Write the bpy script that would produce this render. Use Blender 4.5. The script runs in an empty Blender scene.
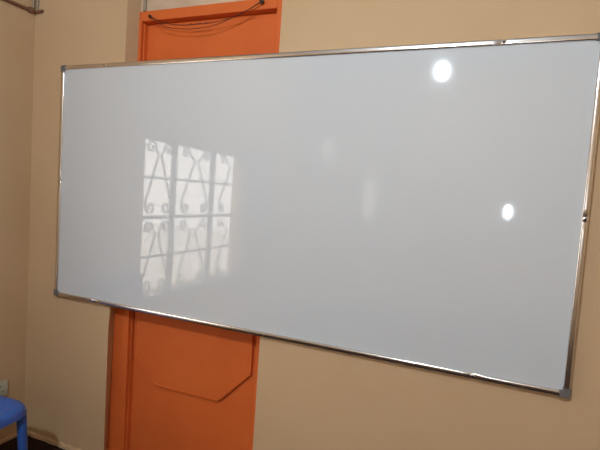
import bpy, bmesh, math, random
from mathutils import Vector, Matrix
random.seed(4)
PI = math.pi
col = bpy.context.scene.collection
sc = bpy.context.scene

# ---------------------------------------------------------------- materials
def mat(name, color, rough=.6, metal=0., spec=.5, bump=0., bscale=60., stains=None, stain_scale=2.,
        stain_amt=.3, coat=0., coat_rough=.05, ior=1.5, transl=0.):
    m = bpy.data.materials.new(name); m.use_nodes = True
    nt = m.node_tree; b = nt.nodes['Principled BSDF']
    b.inputs['Base Color'].default_value = (*color, 1)
    b.inputs['Roughness'].default_value = rough
    b.inputs['Metallic'].default_value = metal
    b.inputs['Specular IOR Level'].default_value = spec
    b.inputs['IOR'].default_value = ior
    b.inputs['Coat Weight'].default_value = coat
    b.inputs['Coat Roughness'].default_value = coat_rough
    tc = nt.nodes.new('ShaderNodeTexCoord')
    if stains:
        n = nt.nodes.new('ShaderNodeTexNoise'); n.inputs['Scale'].default_value = stain_scale
        n.inputs['Detail'].default_value = 5
        nt.links.new(tc.outputs['Object'], n.inputs['Vector'])
        r = nt.nodes.new('ShaderNodeMapRange')
        r.inputs[1].default_value = .42; r.inputs[2].default_value = .68
        r.inputs[3].default_value = 0; r.inputs[4].default_value = stain_amt
        nt.links.new(n.outputs['Fac'], r.inputs[0])
        mx = nt.nodes.new('ShaderNodeMix'); mx.data_type = 'RGBA'
        mx.inputs[6].default_value = (*color, 1); mx.inputs[7].default_value = (*stains, 1)
        nt.links.new(r.outputs[0], mx.inputs[0]); nt.links.new(mx.outputs[2], b.inputs['Base Color'])
    if bump:
        n = nt.nodes.new('ShaderNodeTexNoise'); n.inputs['Scale'].default_value = bscale
        n.inputs['Detail'].default_value = 4
        nt.links.new(tc.outputs['Object'], n.inputs['Vector'])
        bp = nt.nodes.new('ShaderNodeBump'); bp.inputs['Strength'].default_value = bump
        bp.inputs['Distance'].default_value = .004
        nt.links.new(n.outputs['Fac'], bp.inputs['Height']); nt.links.new(bp.outputs[0], b.inputs['Normal'])
    return m

def emit(name, color, strength):
    m = bpy.data.materials.new(name); m.use_nodes = True
    b = m.node_tree.nodes['Principled BSDF']
    b.inputs['Base Color'].default_value = (.8, .8, .8, 1)
    b.inputs['Emission Color'].default_value = (*color, 1)
    b.inputs['Emission Strength'].default_value = strength
    return m

def glass(name, tint=(1, 1, 1)):
    m = bpy.data.materials.new(name); m.use_nodes = True
    nt = m.node_tree; nt.nodes.clear()
    o = nt.nodes.new('ShaderNodeOutputMaterial'); t = nt.nodes.new('ShaderNodeBsdfTransparent')
    g = nt.nodes.new('ShaderNodeBsdfGlossy'); mx = nt.nodes.new('ShaderNodeMixShader')
    fr = nt.nodes.new('ShaderNodeMapRange'); lw = nt.nodes.new('ShaderNodeLayerWeight')
    fr.interpolation_type = 'SMOOTHERSTEP'; fr.inputs[1].default_value = .5; fr.inputs[2].default_value = 1.
    fr.inputs[3].default_value = .05; fr.inputs[4].default_value = .8; nt.links.new(lw.outputs['Facing'], fr.inputs[0])
    t.inputs[0].default_value = (*tint, 1); g.inputs['Roughness'].default_value = .02
    nt.links.new(fr.outputs[0], mx.inputs[0]); nt.links.new(t.outputs[0], mx.inputs[1])
    nt.links.new(g.outputs[0], mx.inputs[2]); nt.links.new(mx.outputs[0], o.inputs[0])
    return m

def cloth(name, color):
    m = bpy.data.materials.new(name); m.use_nodes = True
    nt = m.node_tree; nt.nodes.clear()
    o = nt.nodes.new('ShaderNodeOutputMaterial'); d = nt.nodes.new('ShaderNodeBsdfDiffuse')
    t = nt.nodes.new('ShaderNodeBsdfTranslucent'); mx = nt.nodes.new('ShaderNodeMixShader')
    d.inputs[0].default_value = (*color, 1); t.inputs[0].default_value = (*color, 1)
    mx.inputs[0].default_value = .35
    nt.links.new(d.outputs[0], mx.inputs[1]); nt.links.new(t.outputs[0], mx.inputs[2])
    nt.links.new(mx.outputs[0], o.inputs[0])
    return m

M = dict(
    wall=mat('beige_paint', (.60, .408, .24), .75, spec=.25, bump=.35, bscale=18, stains=(.53, .355, .195), stain_scale=1.7, stain_amt=.45),
    reveal=mat('beige_reveal_paint', (.62, .45, .32), .8, spec=.2, bump=.4, bscale=25, stains=(.45, .32, .22), stain_scale=6, stain_amt=.5),
    ceiling=mat('ceiling_paint', (.45, .44, .42), .9, bump=.1),
    floor=mat('dark_red_cement', (.022, .008, .006), .6, spec=.2, bump=.2, bscale=12, stains=(.032, .012, .009), stain_scale=5, stain_amt=.8),
    orange=mat('orange_gloss_paint', (.68, .142, .030), .55, spec=.25, bump=.25, bscale=9, stains=(.60, .110, .023), stain_scale=3, stain_amt=.5),
    board=mat('white_melamine', (.62, .648, .68), .040, spec=.85, ior=1.5, stains=(.61, .62, .64), stain_scale=1.5, stain_amt=.4),
    alu=mat('aluminium', (.74, .715, .70), .19, metal=1., bump=.04, bscale=8),
    cap=mat('grey_plastic', (.14, .128, .122), .4, spec=.5),
    screw=mat('dark_screw', (.03, .028, .026), .4, metal=.6),
    washer=mat('bright_washer', (.9, .9, .9), .25, metal=1.),
    blue=mat('blue_plastic', (.035, .115, .42), .38, spec=.5, bump=.12, bscale=40),
    socket=mat('ivory_plastic', (.52, .50, .40), .4),
    slot=mat('socket_slot', (.02, .02, .02), .6),
    pipe=mat('brown_conduit', (.20, .095, .055), .5),
    greypipe=mat('grey_green_conduit', (.34, .27, .19), .6),
    nail=mat('rusty_nail', (.05, .03, .018), .5, metal=.5),
    wire=mat('dark_wire', (.10, .022, .012), .5),
    iron=mat('window_iron', (.30, .28, .26), .5),
    winframe=mat('window_frame_paint', (.34, .32, .30), .5),
    glass=glass('window_glass'),
    curtain=cloth('curtain_cloth', (.62, .57, .52)),
    ground=mat('outside_ground', (.72, .68, .62), .9, bump=.4, bscale=3),
    frost=glass('frosted_glass', (.6, .58, .56)),
    holder=mat('white_holder', (.75, .75, .73), .4),
    lamp1=emit('lamp_glow_ceiling', (.80, .91, 1), 3000),
    lamp2=emit('lamp_glow_wall', (.78, .90, 1), 240),
)

# ---------------------------------------------------------------- helpers
def add_box(bm, x0, x1, y0, y1, z0, z1, bev=0., seg=2):
    r = bmesh.ops.create_cube(bm, size=1)
    vs = r['verts']
    for v in vs:
        v.co = Vector(((x0 + x1) / 2 + v.co.x * (x1 - x0), (y0 + y1) / 2 + v.co.y * (y1 - y0), (z0 + z1) / 2 + v.co.z * (z1 - z0)))
    if bev:
        es = {e for v in vs for e in v.link_edges}
        bmesh.ops.bevel(bm, geom=list(es), offset=bev, segments=seg, affect='EDGES', profile=.5)

def add_prism(bm, bottom, top):
    """two matching rings of 3-D points joined into a closed solid"""
    a = [bm.verts.new(p) for p in bottom]; b = [bm.verts.new(p) for p in top]
    n = len(a)
    for i in range(n):
        bm.faces.new((a[i], a[(i + 1) % n], b[(i + 1) % n], b[i]))
    bm.faces.new(a[::-1]); bm.faces.new(b)

def add_sweep(bm, rings, closed_ends=True):
    R = [[bm.verts.new(p) for p in r] for r in rings]
    n = len(R[0])
    for i in range(len(R) - 1):
        for j in range(n):
            bm.faces.new((R[i][j], R[i][(j + 1) % n], R[i + 1][(j + 1) % n], R[i + 1][j]))
    if closed_ends:
        bm.faces.new(R[0][::-1]); bm.faces.new(R[-1])

def add_tube(bm, pts, r, n=8):
    pts = [Vector(p) for p in pts]
    rings = []; up = None
    for i, p in enumerate(pts):
        t = (pts[min(i + 1, len(pts) - 1)] - pts[max(i - 1, 0)]).normalized()
        if up is None:
            up = Vector((0, 0, 1)) if abs(t.z) < .9 else Vector((1, 0, 0))
        s = t.cross(up).normalized(); up = s.cross(t).normalized()
        rr = r[i] if isinstance(r, (list, tuple)) else r
        rings.append([p + s * math.cos(2 * PI * k / n) * rr + up * math.sin(2 * PI * k / n) * rr for k in range(n)])
    add_sweep(bm, rings)

def add_lathe(bm, prof, axis='Z', origin=(0, 0, 0), n=24):
    """prof: list of (radius, along axis)"""
    rings = []
    for r, h in prof:
        ring = []
        for k in range(n):
            a = 2 * PI * k / n; c, s = math.cos(a) * max(r, 1e-5), math.sin(a) * max(r, 1e-5)
            v = {'Z': (c, s, h), 'Y': (c, h, s), 'X': (h, c, s)}[axis]
            ring.append(Vector(v) + Vector(origin))
        rings.append(ring)
    add_sweep(bm, rings)

def obj(name, bm, m, parent=None, smooth=False, loc=None, mods=None):
    bmesh.ops.recalc_face_normals(bm, faces=bm.faces)
    me = bpy.data.meshes.new(name); bm.to_mesh(me); bm.free()
    me.materials.append(m)
    if smooth:
        me.polygons.foreach_set('use_smooth', [True] * len(me.polygons))
        try: me.set_sharp_from_angle(angle=math.radians(40))
        except Exception: pass
    o = bpy.data.objects.new(name, me); col.objects.link(o)
    if parent: o.parent = parent
    if loc: o.location = loc
    return o

def B(): return bmesh.new()

def tag(o, label=None, cat=None, group=None, kind=None):
    if label: o['label'] = label
    if cat: o['category'] = cat
    if group: o['group'] = group
    if kind: o['kind'] = kind
    return o

def empty(name, loc=(0, 0, 0), rz=0):
    o = bpy.data.objects.new(name, None); col.objects.link(o)
    o.location = loc; o.rotation_euler = (0, 0, rz); o.empty_display_size = .05
    return o

def struct(name, bm, m, parent=None, smooth=False):
    o = obj(name, bm, m, parent, smooth)
    if not parent: o['kind'] = 'structure'
    return o

def dup(root, loc, rot=None):
    c = root.copy(); col.objects.link(c); c.location = loc
    if rot: c.rotation_euler = rot
    for ch in list(root.children):
        d = ch.copy(); col.objects.link(d); d.parent = c
        for g in list(ch.children):
            e = g.copy(); col.objects.link(e); e.parent = d
    return c

# ---------------------------------------------------------------- room constants (board's lower left corner = origin)
XL, XR = -.24, 4.1        # side walls
YF, YB = .022, -4.4       # wall with the door, wall behind the photographer
ZF, ZC = -.845, 2.35       # floor, ceiling
T = .2

bm = B(); add_box(bm, XL - T, XR + T, YB - T, YF + .3, ZF - .1, ZF); struct('floor', bm, M['floor'])
bm = B(); add_box(bm, XL - T, XR + T, YB - T, YF + .3, ZC, ZC + .1); struct('ceiling', bm, M['ceiling'])

# wall with the door recess; the plastered reveal leans a little
bm = B()
lev = [(ZF, .366, .320), (-.135, .363, .332), (.6, .385, .385), (1.25, .401, .416), (ZC, .405, .424)]
for (z0, f0, b0), (z1, f1, b1) in zip(lev, lev[1:]):
    add_prism(bm, [(XL - T, YF, z0), (f0, YF, z0), (b0, .095, z0), (b0, .25, z0), (XL - T, .25, z0)],
              [(XL - T, YF, z1), (f1, YF, z1), (b1, .095, z1), (b1, .25, z1), (XL - T, .25, z1)])
bmesh.ops.remove_doubles(bm, verts=bm.verts, dist=1e-5)
xr = lambda z: 1.238 + (z + .54) * .0045
add_prism(bm, [(xr(ZF), YF, ZF), (XR + T, YF, ZF), (XR + T, .25, ZF), (xr(ZF), .25, ZF)],
          [(xr(ZC), YF, ZC), (XR + T, YF, ZC), (XR + T, .25, ZC), (xr(ZC), .25, ZC)])
struct('wall_front', bm, M['wall'])
bm = B()
add_box(bm, .30, 1.26, .10, .20, 1.497, ZC)
struct('wall_over_door', bm, M['reveal'])

# left wall with the window opening
WY0, WY1, WZ0, WZ1 = -2.52, -.925, -.24, 1.0
bm = B()
add_box(bm, XL - T, XL, WY1, YF, ZF, ZC)
add_box(bm, XL - T, XL, YB, WY0, ZF, ZC)
add_box(bm, XL - T, XL, WY0, WY1, ZF, WZ0)
add_box(bm, XL - T, XL, WY0, WY1, WZ1, ZC)
bmesh.ops.remove_doubles(bm, verts=bm.verts, dist=1e-5)
struct('wall_left', bm, M['wall'])
bm = B(); add_box(bm, XR, XR + T, YB, YF, ZF, ZC); struct('wall_right', bm, M['wall'])
# wall behind the photographer with a narrow louvred window and a small vent light
V = [(.48, .72, .33, .92), (-.20, .07, 1.08, 1.48)]
bm = B()
add_box(bm, XL - T, V[1][0], YB - T, YB, ZF, ZC)
add_box(bm, V[1][1], V[0][0], YB - T, YB, ZF, ZC)
add_box(bm, V[0][1], XR + T, YB - T, YB, ZF, ZC)
for a, b, c, d in V:
    add_box(bm, a, b, YB - T, YB, ZF, c); add_box(bm, a, b, YB - T, YB, d, ZC)
bmesh.ops.remove_doubles(bm, verts=bm.verts, dist=1e-5)
struct('wall_back', bm, M['wall'])
bm = B(); add_box(bm, -14, 16, -16, 12, -1.3, -1.2); struct('ground', bm, M['ground'])

# thin uneven skirting ledge of plaster along the foot of both visible walls
bm = B(); n = 22; rings = []
for i in range(n + 1):
    x = XL + (.363 - XL) * i / n; t = .012 + random.uniform(-.003, .003); h = ZF + .022 + random.uniform(-.004, .004)
    rings.append([(x, YF, ZF), (x, YF - t, ZF), (x, YF - t * .8, h - .005), (x, YF, h)])
add_sweep(bm, rings); struct('baseboard_front', bm, M['wall'])
bm = B(); rings = []
for i in range(40):
    y = YF - .012 - (YF - .012 - YB) * i / 39; t = .010 + random.uniform(-.002, .002); h = ZF + .02 + random.uniform(-.003, .003)
    rings.append([(XL, y, ZF), (XL + t, y, ZF), (XL + t * .8, y, h - .005), (XL, y, h)])
add_sweep(bm, rings); struct('baseboard_left', bm, M['wall'])

# ---------------------------------------------------------------- windows
def bar_grid(bm, y0, y1, z0, z1, xa, xb, w, ys, zs, wz=None):
    for y in ys: add_box(bm, xa, xb, y - w / 2, y + w / 2, z0, z1)
    for z in zs: add_box(bm, xa, xb, y0, y1, z - (wz or w) / 2, z + (wz or w) / 2)

w1 = empty('window_1', (XL, (WY0 + WY1) / 2, WZ0)); w1['kind'] = 'structure'
off = Vector((XL, (WY0 + WY1) / 2, WZ0))
def wobj(name, bm, m, parent, smooth=False):
    bmesh.ops.translate(bm, verts=bm.verts, vec=-off)
    return obj(name, bm, m, parent, smooth)
cols = [WY1, -1.32, -1.885, WY0]
zm = .378
bm = B(); fx0, fx1 = XL - .060, XL - .036
bar_grid(bm, WY0, WY1, WZ0, WZ1, fx0, fx1, .028, [WY0 + .018, WY1 - .018, -1.32, -1.885], [WZ0 + .018, WZ1 - .018, zm])
wobj('window_frame', bm, M['winframe'], w1)
bm = B(); add_box(bm, fx0 - .008, fx0 - .003, WY0, WY1, WZ0, WZ1); wobj('pane', bm, M['glass'], w1)
bm = B(); add_box(bm, XL - .04, XL + .035, WY0 + .01, WY1 - .01, WZ0, WZ0 + .022, .004); wobj('window_sill', bm, M['holder'], w1)

def spiral(cy, cz, r0, a0, turns, sgn, x, n=18):
    """points from the outside of a curl to its middle"""
    out = []
    for i in range(n + 1):
        t = i / n; r = r0 * (1 - .78 * t); a = a0 + sgn * 2 * PI * turns * t
        out.append((x, cy + math.cos(a) * r, cz + math.sin(a) * r))
    return out
# wrought iron grille: each bay has mirrored S-scrolls crossing like a tall X
bm = B(); gx = XL - .022
for c in range(3):
    ya, yb = cols[c + 1] + .022, cols[c] - .022
    yc = (ya + yb) / 2; w = (yb - ya) / 2
    for z0, z1 in ((zm + .02, WZ1 - .025), (WZ0 + .03, zm - .02)):
        h = z1 - z0; r = min(.052, w * .30)
        for s in (-1, 1):
            # curl at the top outside, run down to the middle crossing and out to the bottom curl
            top = spiral(yc + s * (w * .62), z1 - r - .01, r, PI / 2 + s * (-PI / 2 + .3) + PI * (s > 0) * 0, 1.15, -s * -1, gx)
            top = spiral(yc + s * w * .58, z1 - r - .008, r, (PI if s > 0 else 0), 1.2, (-1 if s > 0 else 1), gx)
            bot = spiral(yc + s * w * .52, z0 + r + .008, r, (0 if s > 0 else PI), 1.2, (-1 if s > 0 else 1), gx)
            add_tube(bm, top[::-1] + [(gx, yc + s * w * .10, z1 - 2.3 * r)] + [(gx, yc + s * (w * .52 + r), z0 + 2.2 * r)] + bot, .0085, 6)
        add_box(bm, gx - .006, gx + .006, ya - .02, yb + .02, (z0 + z1) / 2 - .009, (z0 + z1) / 2 + .009)
for y in cols: 
    yy = min(max(y, WY0 + .012), WY1 - .012)
    add_box(bm, gx - .008, gx + .008, yy - .010, yy + .010, WZ0 + .022, WZ1)
add_box(bm, gx - .008, gx + .008, WY0, WY1, zm - .012, zm + .012)
wobj('window_grille', bm, M['iron'], w1, True)

for k, (a, b, c, d) in enumerate(V):
    w = empty('window_%d' % (k + 2), ((a + b) / 2, YB, c)); w['kind'] = 'structure'; off = Vector(((a + b) / 2, YB, c))
    bm = B()
    for (x0, x1, z0, z1) in ((a, a + .02, c, d), (b - .02, b, c, d), (a + .02, b - .02, c, c + .02), (a + .02, b - .02, d - .02, d)):
        add_box(bm, x0, x1, YB - .09, YB - .05, z0, z1)
    for i in range(1, 3): add_box(bm, a + (b - a) * i / 3 - .006, a + (b - a) * i / 3 + .006, YB - .085, YB - .055, c + .02, d - .02)
    wobj('window_frame', bm, M['winframe'], w)
    bm = B(); add_box(bm, a + .02, b - .02, YB - .105, YB - .10, c + .02, d - .02); wobj('pane', bm, M['frost'], w)

# curtain gathered at the far end of the big window, on a rod
bm = B(); add_tube(bm, [(XL + .07, -2.95, 1.06), (XL + .07, -.75, 1.06)], .009, 10)
for y in (-2.9, -.8): add_box(bm, XL, XL + .075, y - .006, y + .006, 1.05, 1.07)
for y in (-2.96, -.74): add_lathe(bm, [(0, -.02), (.014, -.012), (.02, 0), (.014, .012), (0, .02)], 'Y', (XL + .07, y, 1.06), 12)
tag(obj('curtain_rod', bm, M['winframe'], None, True), 'thin curtain rod above the grilled window, mirrored faintly in the whiteboard', 'curtain rod')
bm = B(); nz = 10; ny = 90; grid = []
for j in range(nz + 1):
    row = []
    z = 1.036 - (1.036 + .42) * j / nz
    for i in range(ny + 1):
        y = -2.96 + (.62) * i / ny
        row.append(bm.verts.new((XL + .07 + .022 * math.sin(i / ny * 2 * PI * 9 + .3 * math.sin(j * .6)) * (.6 + .4 * j / nz), y + .015 * math.sin(j * .5), z)))
    grid.append(row)
for j in range(nz):
    for i in range(ny): bm.faces.new((grid[j][i], grid[j][i + 1], grid[j + 1][i + 1], grid[j + 1][i]))
cu = obj('curtain', bm, M['curtain'], None, True)
so = cu.modifiers.new('thick', 'SOLIDIFY'); so.thickness = .002
tag(cu, 'pale gathered curtain covering the far side of the grilled window', 'curtain')

# ---------------------------------------------------------------- door behind the board
dr = empty('door_1', (.80, .13, ZF)); dr['kind'] = 'structure'; off = Vector((.80, .13, ZF))
bm = B()
HB = 1.447   # underside of the frame head
add_box(bm, .30, .430, .092, .19, ZF, 1.497, .004)
add_box(bm, 1.188, 1.30, .092, .19, ZF, 1.497, .004)
add_box(bm, .430, 1.188, .092, .19, HB, 1.497, .004)
# stop bead inside the frame
add_box(bm, .430, .437, .112, .17, ZF, HB - .002, .002)
add_box(bm, 1.180, 1.188, .106, .17, ZF, HB - .008, .002)
wobj('door_frame', bm, M['orange'], dr)
bm = B()
add_box(bm, .4305, 1.1875, .136, .168, ZF + .001, HB - .0005, .001)
wobj('door_leaf', bm, M['orange'], dr)
# long raised field with cut corners
def octo(e):
    P = [(.591 + e * .4, -.417 + e), (.983 - e * .4, -.412 + e), (1.156 - e, -.238 + e * .4), (1.156 - e, .92), (.99, 1.08 - e), (.61, 1.08 - e), (.449 + e, .92), (.449 + e, -.272 + e * .4)]
    return P
bm = B()
rr_ = [[bm.verts.new((x, y, z)) for x, z in octo(e)] for e, y in ((0, .137), (.001, .1185), (.012, .1165), (.0135, .1195))]
for A_, B_ in zip(rr_, rr_[1:]):
    for i in range(8): bm.faces.new((A_[i], A_[(i + 1) % 8], B_[(i + 1) % 8], B_[i]))
bm.faces.new(rr_[-1]); bm.faces.new(rr_[0][::-1])
wobj('raised_panel', bm, M['orange'], dr)

# ---------------------------------------------------------------- whiteboard
W, H = 2.44, 1.22
wb = empty('whiteboard', (0, 0, 0))
tag(wb, 'large glossy white dry-erase board with aluminium frame hung across the orange door', 'whiteboard')
bm = B(); add_box(bm, .010, W - .010, 0, .012, .010, H - .010); obj('writing_surface', bm, M['board'], wb)
bm = B(); add_box(bm, .012, W - .012, .0125, .020, .012, H - .012); obj('backing_board', bm, M['holder'], wb)
FW = .0215
def rail(p0, p1, inward, dimples):
    """half-round aluminium extrusion; inward = unit vector from the outer edge to the board's middle"""
    bm = B(); prof = []
    n = 18
    for i in range(n + 1):
        a = PI * i / n
        ca, sa = math.cos(a), math.sin(a)
        prof.append((FW / 2 - math.copysign(abs(ca) ** .7, ca) * FW / 2, -.0005 - .0060 * abs(sa) ** .55 - .0012 * sa))
    prof = [(0, .0205)] + prof + [(FW, .0005), (.010, .0005), (.010, .0205)]
    p0, p1, inw = Vector(p0), Vector(p1), Vector(inward)
    L = (p1 - p0).length; stops = {0., L}
    for d in dimples:
        for k in range(-10, 11):
            stops.add(min(max(d + k * .006, 0), L))
    rings = []
    for t in sorted(stops):
        q = 1 - sum(.55 * math.exp(-((t - d) / .020) ** 2) for d in dimples)
        p = p0 + (p1 - p0) * (t / L)
        rings.append([p + inw * u + Vector((0, v * q if v < 0 else v, 0)) for u, v in prof])
    # ring order closes over the L-shaped back
    add_sweep(bm, rings)
    return obj('frame_rail', bm, M['alu'], wb, True)
c = .030
rail((c, 0, H), (W - c, 0, H), (0, 0, -1), [.296 - c, 2.128 - c]); rail((c, 0, 0), (W - c, 0, 0), (0, 0, 1), [.296 - c, 2.128 - c])
rail((0, 0, c), (0, 0, H - c), (1, 0, 0), [.612 - c]); rail((W, 0, c), (W, 0, H - c), (-1, 0, 0), [.612 - c])
def corner(cx, cz, sx, sz):
    bm = B(); L = .034; w = .0232; e = -.0015
    pts = [(e, e), (L, e), (L, w), (w + .003, w), (w, w + .003), (w, L), (e, L)]
    # rounded outer corner
    pts = [(e + .008, e), (L, e), (L, w), (w + .001, w), (w, w + .001), (w, L), (e, L), (e, e + .008), (e + .0025, e + .0025)]
    f = [(cx + sx * u, -.0105, cz + sz * v) for u, v in pts]; b = [(cx + sx * u, .0212, cz + sz * v) for u, v in pts]
    add_prism(bm, f, b)
    bmesh.ops.recalc_face_normals(bm, faces=bm.faces)
    es = [e_ for e_ in bm.edges if all(v.co.y < 0 for v in e_.verts)]
    bmesh.ops.bevel(bm, geom=es, offset=.0035, segments=3, affect='EDGES')
    o = obj('corner_cap', bm, M['cap'], wb, True); o['label'] = 'grey plastic corner cap'
for a in ((0, H, 1, -1), (W, H, -1, -1), (0, 0, 1, 1), (W, 0, -1, 1)): corner(*a)
proto = None
for (x, z) in ((.296, H - .0108), (2.128, H - .0108), (.296, .0108), (2.128, .0108), (.0108, .612), (W - .0108, .612)):
    if proto is None:
        bm = B(); add_lathe(bm, [(0, -.0024), (.004, -.0024), (.0085, -.0012), (.0100, .0006), (.0100, .004), (0, .004)], 'Y', (0, 0, 0), 20)
        ws = obj('washer', bm, M['washer'], wb, True); ws['label'] = 'bright washer round the fixing screw'
        bm = B(); add_lathe(bm, [(0, -.0046), (.0025, -.0044), (.0045, -.0030), (.0045, .001), (0, .001)], 'Y', (0, 0, 0), 14)
        sw = obj('screw', bm, M['screw'], ws, True)
        proto = ws
    else:
        ws = proto.copy(); col.objects.link(ws); ws.parent = wb
        s2 = sw.copy(); col.objects.link(s2); s2.parent = ws
    ws.location = (x, -.0034, z)

# ---------------------------------------------------------------- wires strung between two nails on the door frame head
def nail(loc, r, label):
    bm = B()
    add_lathe(bm, [(0, -.020), (r, -.019), (r * 1.1, -.016), (r, -.013), (.0035, -.012), (.003, .004), (0, .004)], 'Y', (0, 0, 0), 14)
    o = obj('nail', bm, M['nail'], None, True, loc)
    return tag(o, label, 'nail')
nail((.497, .092, 1.462), .0075, 'left dark nail head in the orange door frame holding the wires')
nail((1.118, .092, 1.476), .0105, 'right larger dark nail head in the door frame, near its right edge')
def catmull(P, n=8):
    P = [Vector(p) for p in P]; P = [P[0] * 2 - P[1]] + P + [P[-1] * 2 - P[-2]]; out = []
    for i in range(1, len(P) - 2):
        for k in range(n):
            t = k / n; a, b, c_, d = P[i - 1:i + 3]
            out.append(.5 * ((2 * b) + (c_ - a) * t + (2 * a - 5 * b + 4 * c_ - d) * t * t + (3 * b - a - 3 * c_ + d) * t ** 3))
    return out + [P[-2]]
bm = B(); add_tube(bm, catmull([(.502, .0775, 1.459), (.60, .076, 1.420), (.70, .074, 1.403), (.80, .073, 1.400), (.86, .074, 1.402), (.986, .076, 1.420), (1.112, .0775, 1.472)]), .0019, 6)
for i, z in enumerate([0]):  # short twist where the two ends are joined
    add_tube(bm, [(.70 + .012 * k, .073 + .003 * math.sin(k * 1.6), 1.4025 + .003 * math.cos(k * 1.6)) for k in range(13)], .0014, 5)
tag(obj('wire', bm, M['wire'], None, True), 'thin dark wire with a twisted joint, the higher of two strung between the nails', 'wire')
bm = B(); add_tube(bm, catmull([(.503, .070, 1.457), (.594, .069, 1.404), (.713, .067, 1.381), (.81, .067, 1.380), (.90, .067, 1.390), (1.037, .068, 1.434), (1.111, .070, 1.470)]), .0017, 6)
tag(obj('wire', bm, M['wire'], None, True), 'thin dark wire sagging lowest between the two nails above the whiteboard', 'wire')

# ---------------------------------------------------------------- conduits in the left corner
bm = B()
add_tube(bm, [(XL + .011, -1.6, 1.520), (XL + .011, -.5, 1.518), (XL + .011, .012, 1.521)], .0085, 12)
add_tube(bm, [(XL + .004, .0135, 1.521), (XL + .03, .0135, 1.519), (XL + .066, .0140, 1.522)], .0075, 12)
for y in (-.55, -.014): add_box(bm, XL, XL + .024, y - .012, y + .012, 1.508, 1.536, .004)
tag(obj('conduit', bm, M['pipe'], None, True), 'brown surface conduit running along the left wall into the upper corner', 'conduit')
bm = B(); add_tube(bm, [(XL + .0075, .004, 1.534), (XL + .0075, .004, ZC - .0005)], .0055, 10); 
tag(obj('conduit', bm, M['greypipe'], None, True), 'thin vertical conduit in the upper left corner, left of the pair', 'conduit')
bm = B(); add_tube(bm, [(XL + .026, YF - .0065, 1.531), (XL + .026, YF - .0065, ZC - .0005)], .006, 10)
tag(obj('conduit', bm, M['greypipe'], None, True), 'thin vertical conduit in the upper left corner, right of the pair', 'conduit')
bm = B(); add_tube(bm, [(.448, .094, 1.4972), (.448, .094, ZC - .0005)], .0085, 10)
tag(obj('conduit', bm, M['greypipe'], None, True), 'thin beige vertical conduit above the left end of the orange door frame', 'conduit')

# ---------------------------------------------------------------- wall socket
so_ = empty('wall_socket', (XL, -.129, -.533)); tag(so_, 'small ivory wall socket on the left wall behind the blue chair', 'wall socket')
bm = B(); add_box(bm, 0, .012, -.043, .043, -.043, .043, .004, 3); obj('face_plate', bm, M['socket'], so_, True)
for y, z, a, b in ((0, .018, .004, .010), (-.012, -.012, .009, .004), (.012, -.012, .009, .004)):
    bm = B(); add_box(bm, .0115, .0128, y - a / 2, y + a / 2, z - b / 2, z + b / 2); obj('pin_slot', bm, M['slot'], so_)

bm = B(); add_box(bm, .0118, .017, -.036, -.022, .008, .028, .002); obj('switch', bm, M['holder'], so_)

# ---------------------------------------------------------------- blue plastic chair (its far corner shows at the lower left)
CX, CY = .122, -.578
ch = empty('plastic_chair', (CX, CY, ZF), math.radians(4))
tag(ch, 'blue moulded plastic chair, only its seat corner and a leg showing at lower left', 'chair')
SZ = .465
def rrect(hx, hy, r, n=8):
    out = []
    for sx, sy, a0 in ((1, 1, 0), (-1, 1, PI / 2), (-1, -1, PI), (1, -1, 1.5 * PI)):
        for k in range(n + 1):
            a = a0 + PI / 2 * k / n
            out.append((sx * (hx - r) + math.cos(a) * r, sy * (hy - r) + math.sin(a) * r))
    return out
def shell(levels):
    bm = B(); R = []
    for hx, hy, r, z in levels:
        R.append([bm.verts.new((x, y, z)) for x, y in rrect(hx, hy, r)])
    n = len(R[0])
    for a, b in zip(R, R[1:]):
        for i in range(n): bm.faces.new((a[i], a[(i + 1) % n], b[(i + 1) % n], b[i]))
    bm.faces.new(R[0]); bm.faces.new(R[-1][::-1])
    return bm
hx = .215
# dished seat with a rolled-over skirt, hollow underneath
bm = shell([(hx - .10, hx - .10, .06, SZ - .012), (hx - .05, hx - .05, .07, SZ - .004), (hx - .030, hx - .030, .078, SZ), (hx - .014, hx - .014, .085, SZ - .004), (hx - .004, hx - .004, .09, SZ - .016),
            (hx, hx, .094, SZ - .028), (hx + .001, hx + .001, .094, SZ - .044), (hx - .003, hx - .003, .091, SZ - .044), (hx - .006, hx - .006, .089, SZ - .026),
            (hx - .018, hx - .018, .084, SZ - .012), (hx - .05, hx - .05, .07, SZ - .011), (hx - .10, hx - .10, .06, SZ - .018)])
obj('seat', bm, M['blue'], ch, True)
def leg(sx, sy):
    bm = B(); rings = []
    N = 10
    for i in range(9):
        t = i / 8; z = (SZ - .030) * (1 - t)
        w = .038 - .006 * t; out = -.008 + .014 * t
        cx, cy = sx * (hx - w / 2 - .013 + out), sy * (hx - w / 2 - .013 + out)
        rings.append([(cx + x, cy + y, z) for x, y in rrect(w / 2, w / 2, w * .38, 4)])
    add_sweep(bm, rings)
    return obj('leg', bm, M['blue'], ch, True)
for sx in (1, -1):
    for sy in (1, -1): leg(sx, sy)
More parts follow.
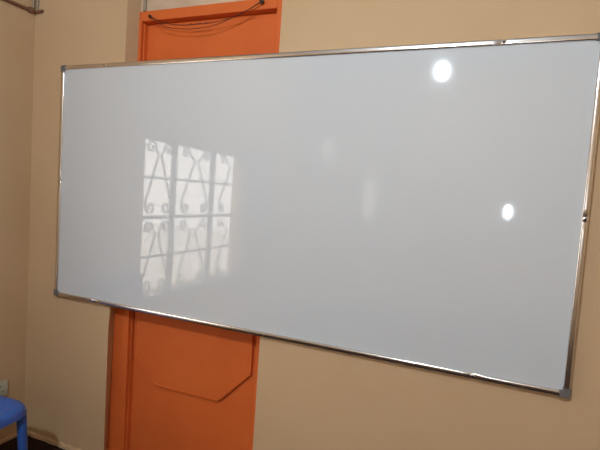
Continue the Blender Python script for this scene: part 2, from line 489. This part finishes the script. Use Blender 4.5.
# backrest on the wall side: two posts, top band and slats, curved
bm = B()
def post(sy):
    rings = []
    for i in range(9):
        t = i / 8; z = SZ - .02 + .40 * t; x = -(hx - .022) - .02 * t - .03 * t * t
        rings.append([(x + px, sy * (hx - .03 - .012 * t) + py, z) for px, py in rrect(.014, .02 - .003 * t, .01, 4)])
    add_sweep(bm, rings)
for sy in (1, -1): post(sy)
def band(z0, z1, y0, y1, n=14):
    rings = []
    for i in range(n + 1):
        y = y0 + (y1 - y0) * i / n; u = (y / hx)
        def X(z):
            t = (z - SZ + .02) / .40
            return -(hx - .022) - .02 * t - .03 * t * t - .012 * (1 - u * u)
        rings.append([(X(z0) - .006, y, z0), (X(z1) - .006, y, z1), (X(z1) + .006, y, z1), (X(z0) + .006, y, z0)])
    add_sweep(bm, rings)
band(SZ + .29, SZ + .385, -.195, .195); band(SZ + .07, SZ + .10, -.195, .195)
for k in range(5):
    y = -.13 + .065 * k; band(SZ + .09, SZ + .30, y - .014, y + .014, 3)
obj('backrest', bm, M['blue'], ch, True)

# ---------------------------------------------------------------- lamps (seen mirrored in the board)
def bulb(bm, r, n=16, L=1.25):
    prof = [(max(math.sin(PI * k / n), 0) * r, -(1 - math.cos(PI * k / n)) * r * L) for k in range(n + 1)]
    add_lathe(bm, prof, 'Z')
def pendant(x, y, z, r, L, m, label):
    lp = empty('pendant_lamp', (x, y, ZC)); tag(lp, label, 'lamp')
    top = z + r * L - ZC
    bm = B(); add_lathe(bm, [(0, -.03), (.02, -.03), (.045, -.012), (.05, -.004), (.05, 0), (0, 0)]); obj('ceiling_rose', bm, M['holder'], lp, True)
    bm = B(); add_tube(bm, [(0, 0, -.028), (0, 0, top + .048)], .003, 8); obj('cord', bm, M['holder'], lp, True)
    bm = B(); add_lathe(bm, [(0, top - .004), (.017, top - .004), (.020, top + .02), (.015, top + .045), (0, top + .05)]); obj('lamp_holder', bm, M['holder'], lp, True)
    bm = B(); bulb(bm, r, L=L); obj('bulb', bm, m, lp, True, (0, 0, top))
pendant(1.646, -2.5, 1.806, .026, 1.8, M['lamp1'], 'glowing bulb near the ceiling, the upper bright spot mirrored in the whiteboard')
pendant(2.308, -3.1, .598, .026, 2.2, M['lamp2'], 'glowing bulb on a long cord, the lower bright spot mirrored in the whiteboard')

# ---------------------------------------------------------------- daylight
wd = bpy.data.worlds.new('World'); sc.world = wd; wd.use_nodes = True
bg = wd.node_tree.nodes['Background']; bg.inputs[0].default_value = (1, .93, .86, 1); bg.inputs[1].default_value = 4.9

# ---------------------------------------------------------------- camera
f, C, yaw, pitch, roll = 457.998, Vector((2.12724, -1.77735, .63091)), -.386192, -.066016, .066893
F = Vector((math.sin(yaw) * math.cos(pitch), math.cos(yaw) * math.cos(pitch), math.sin(pitch)))
R0 = Vector((math.cos(yaw), -math.sin(yaw), 0)); U0 = R0.cross(F)
R = R0 * math.cos(roll) + U0 * math.sin(roll); U = -R0 * math.sin(roll) + U0 * math.cos(roll)
cd = bpy.data.cameras.new('Camera'); cam = bpy.data.objects.new('Camera', cd); col.objects.link(cam)
cam.matrix_world = Matrix(((R.x, U.x, -F.x, C.x), (R.y, U.y, -F.y, C.y), (R.z, U.z, -F.z, C.z), (0, 0, 0, 1)))
cd.sensor_fit = 'HORIZONTAL'; cd.sensor_width = 36; cd.lens = f / 600 * 36; cd.clip_start = .02
sc.camera = cam

vs = sc.view_settings
sc.display_settings.display_device = 'sRGB'
vs.view_transform = 'Standard'; vs.look = 'None'; vs.gamma = 1; vs.use_curve_mapping = False; vs.exposure = .06
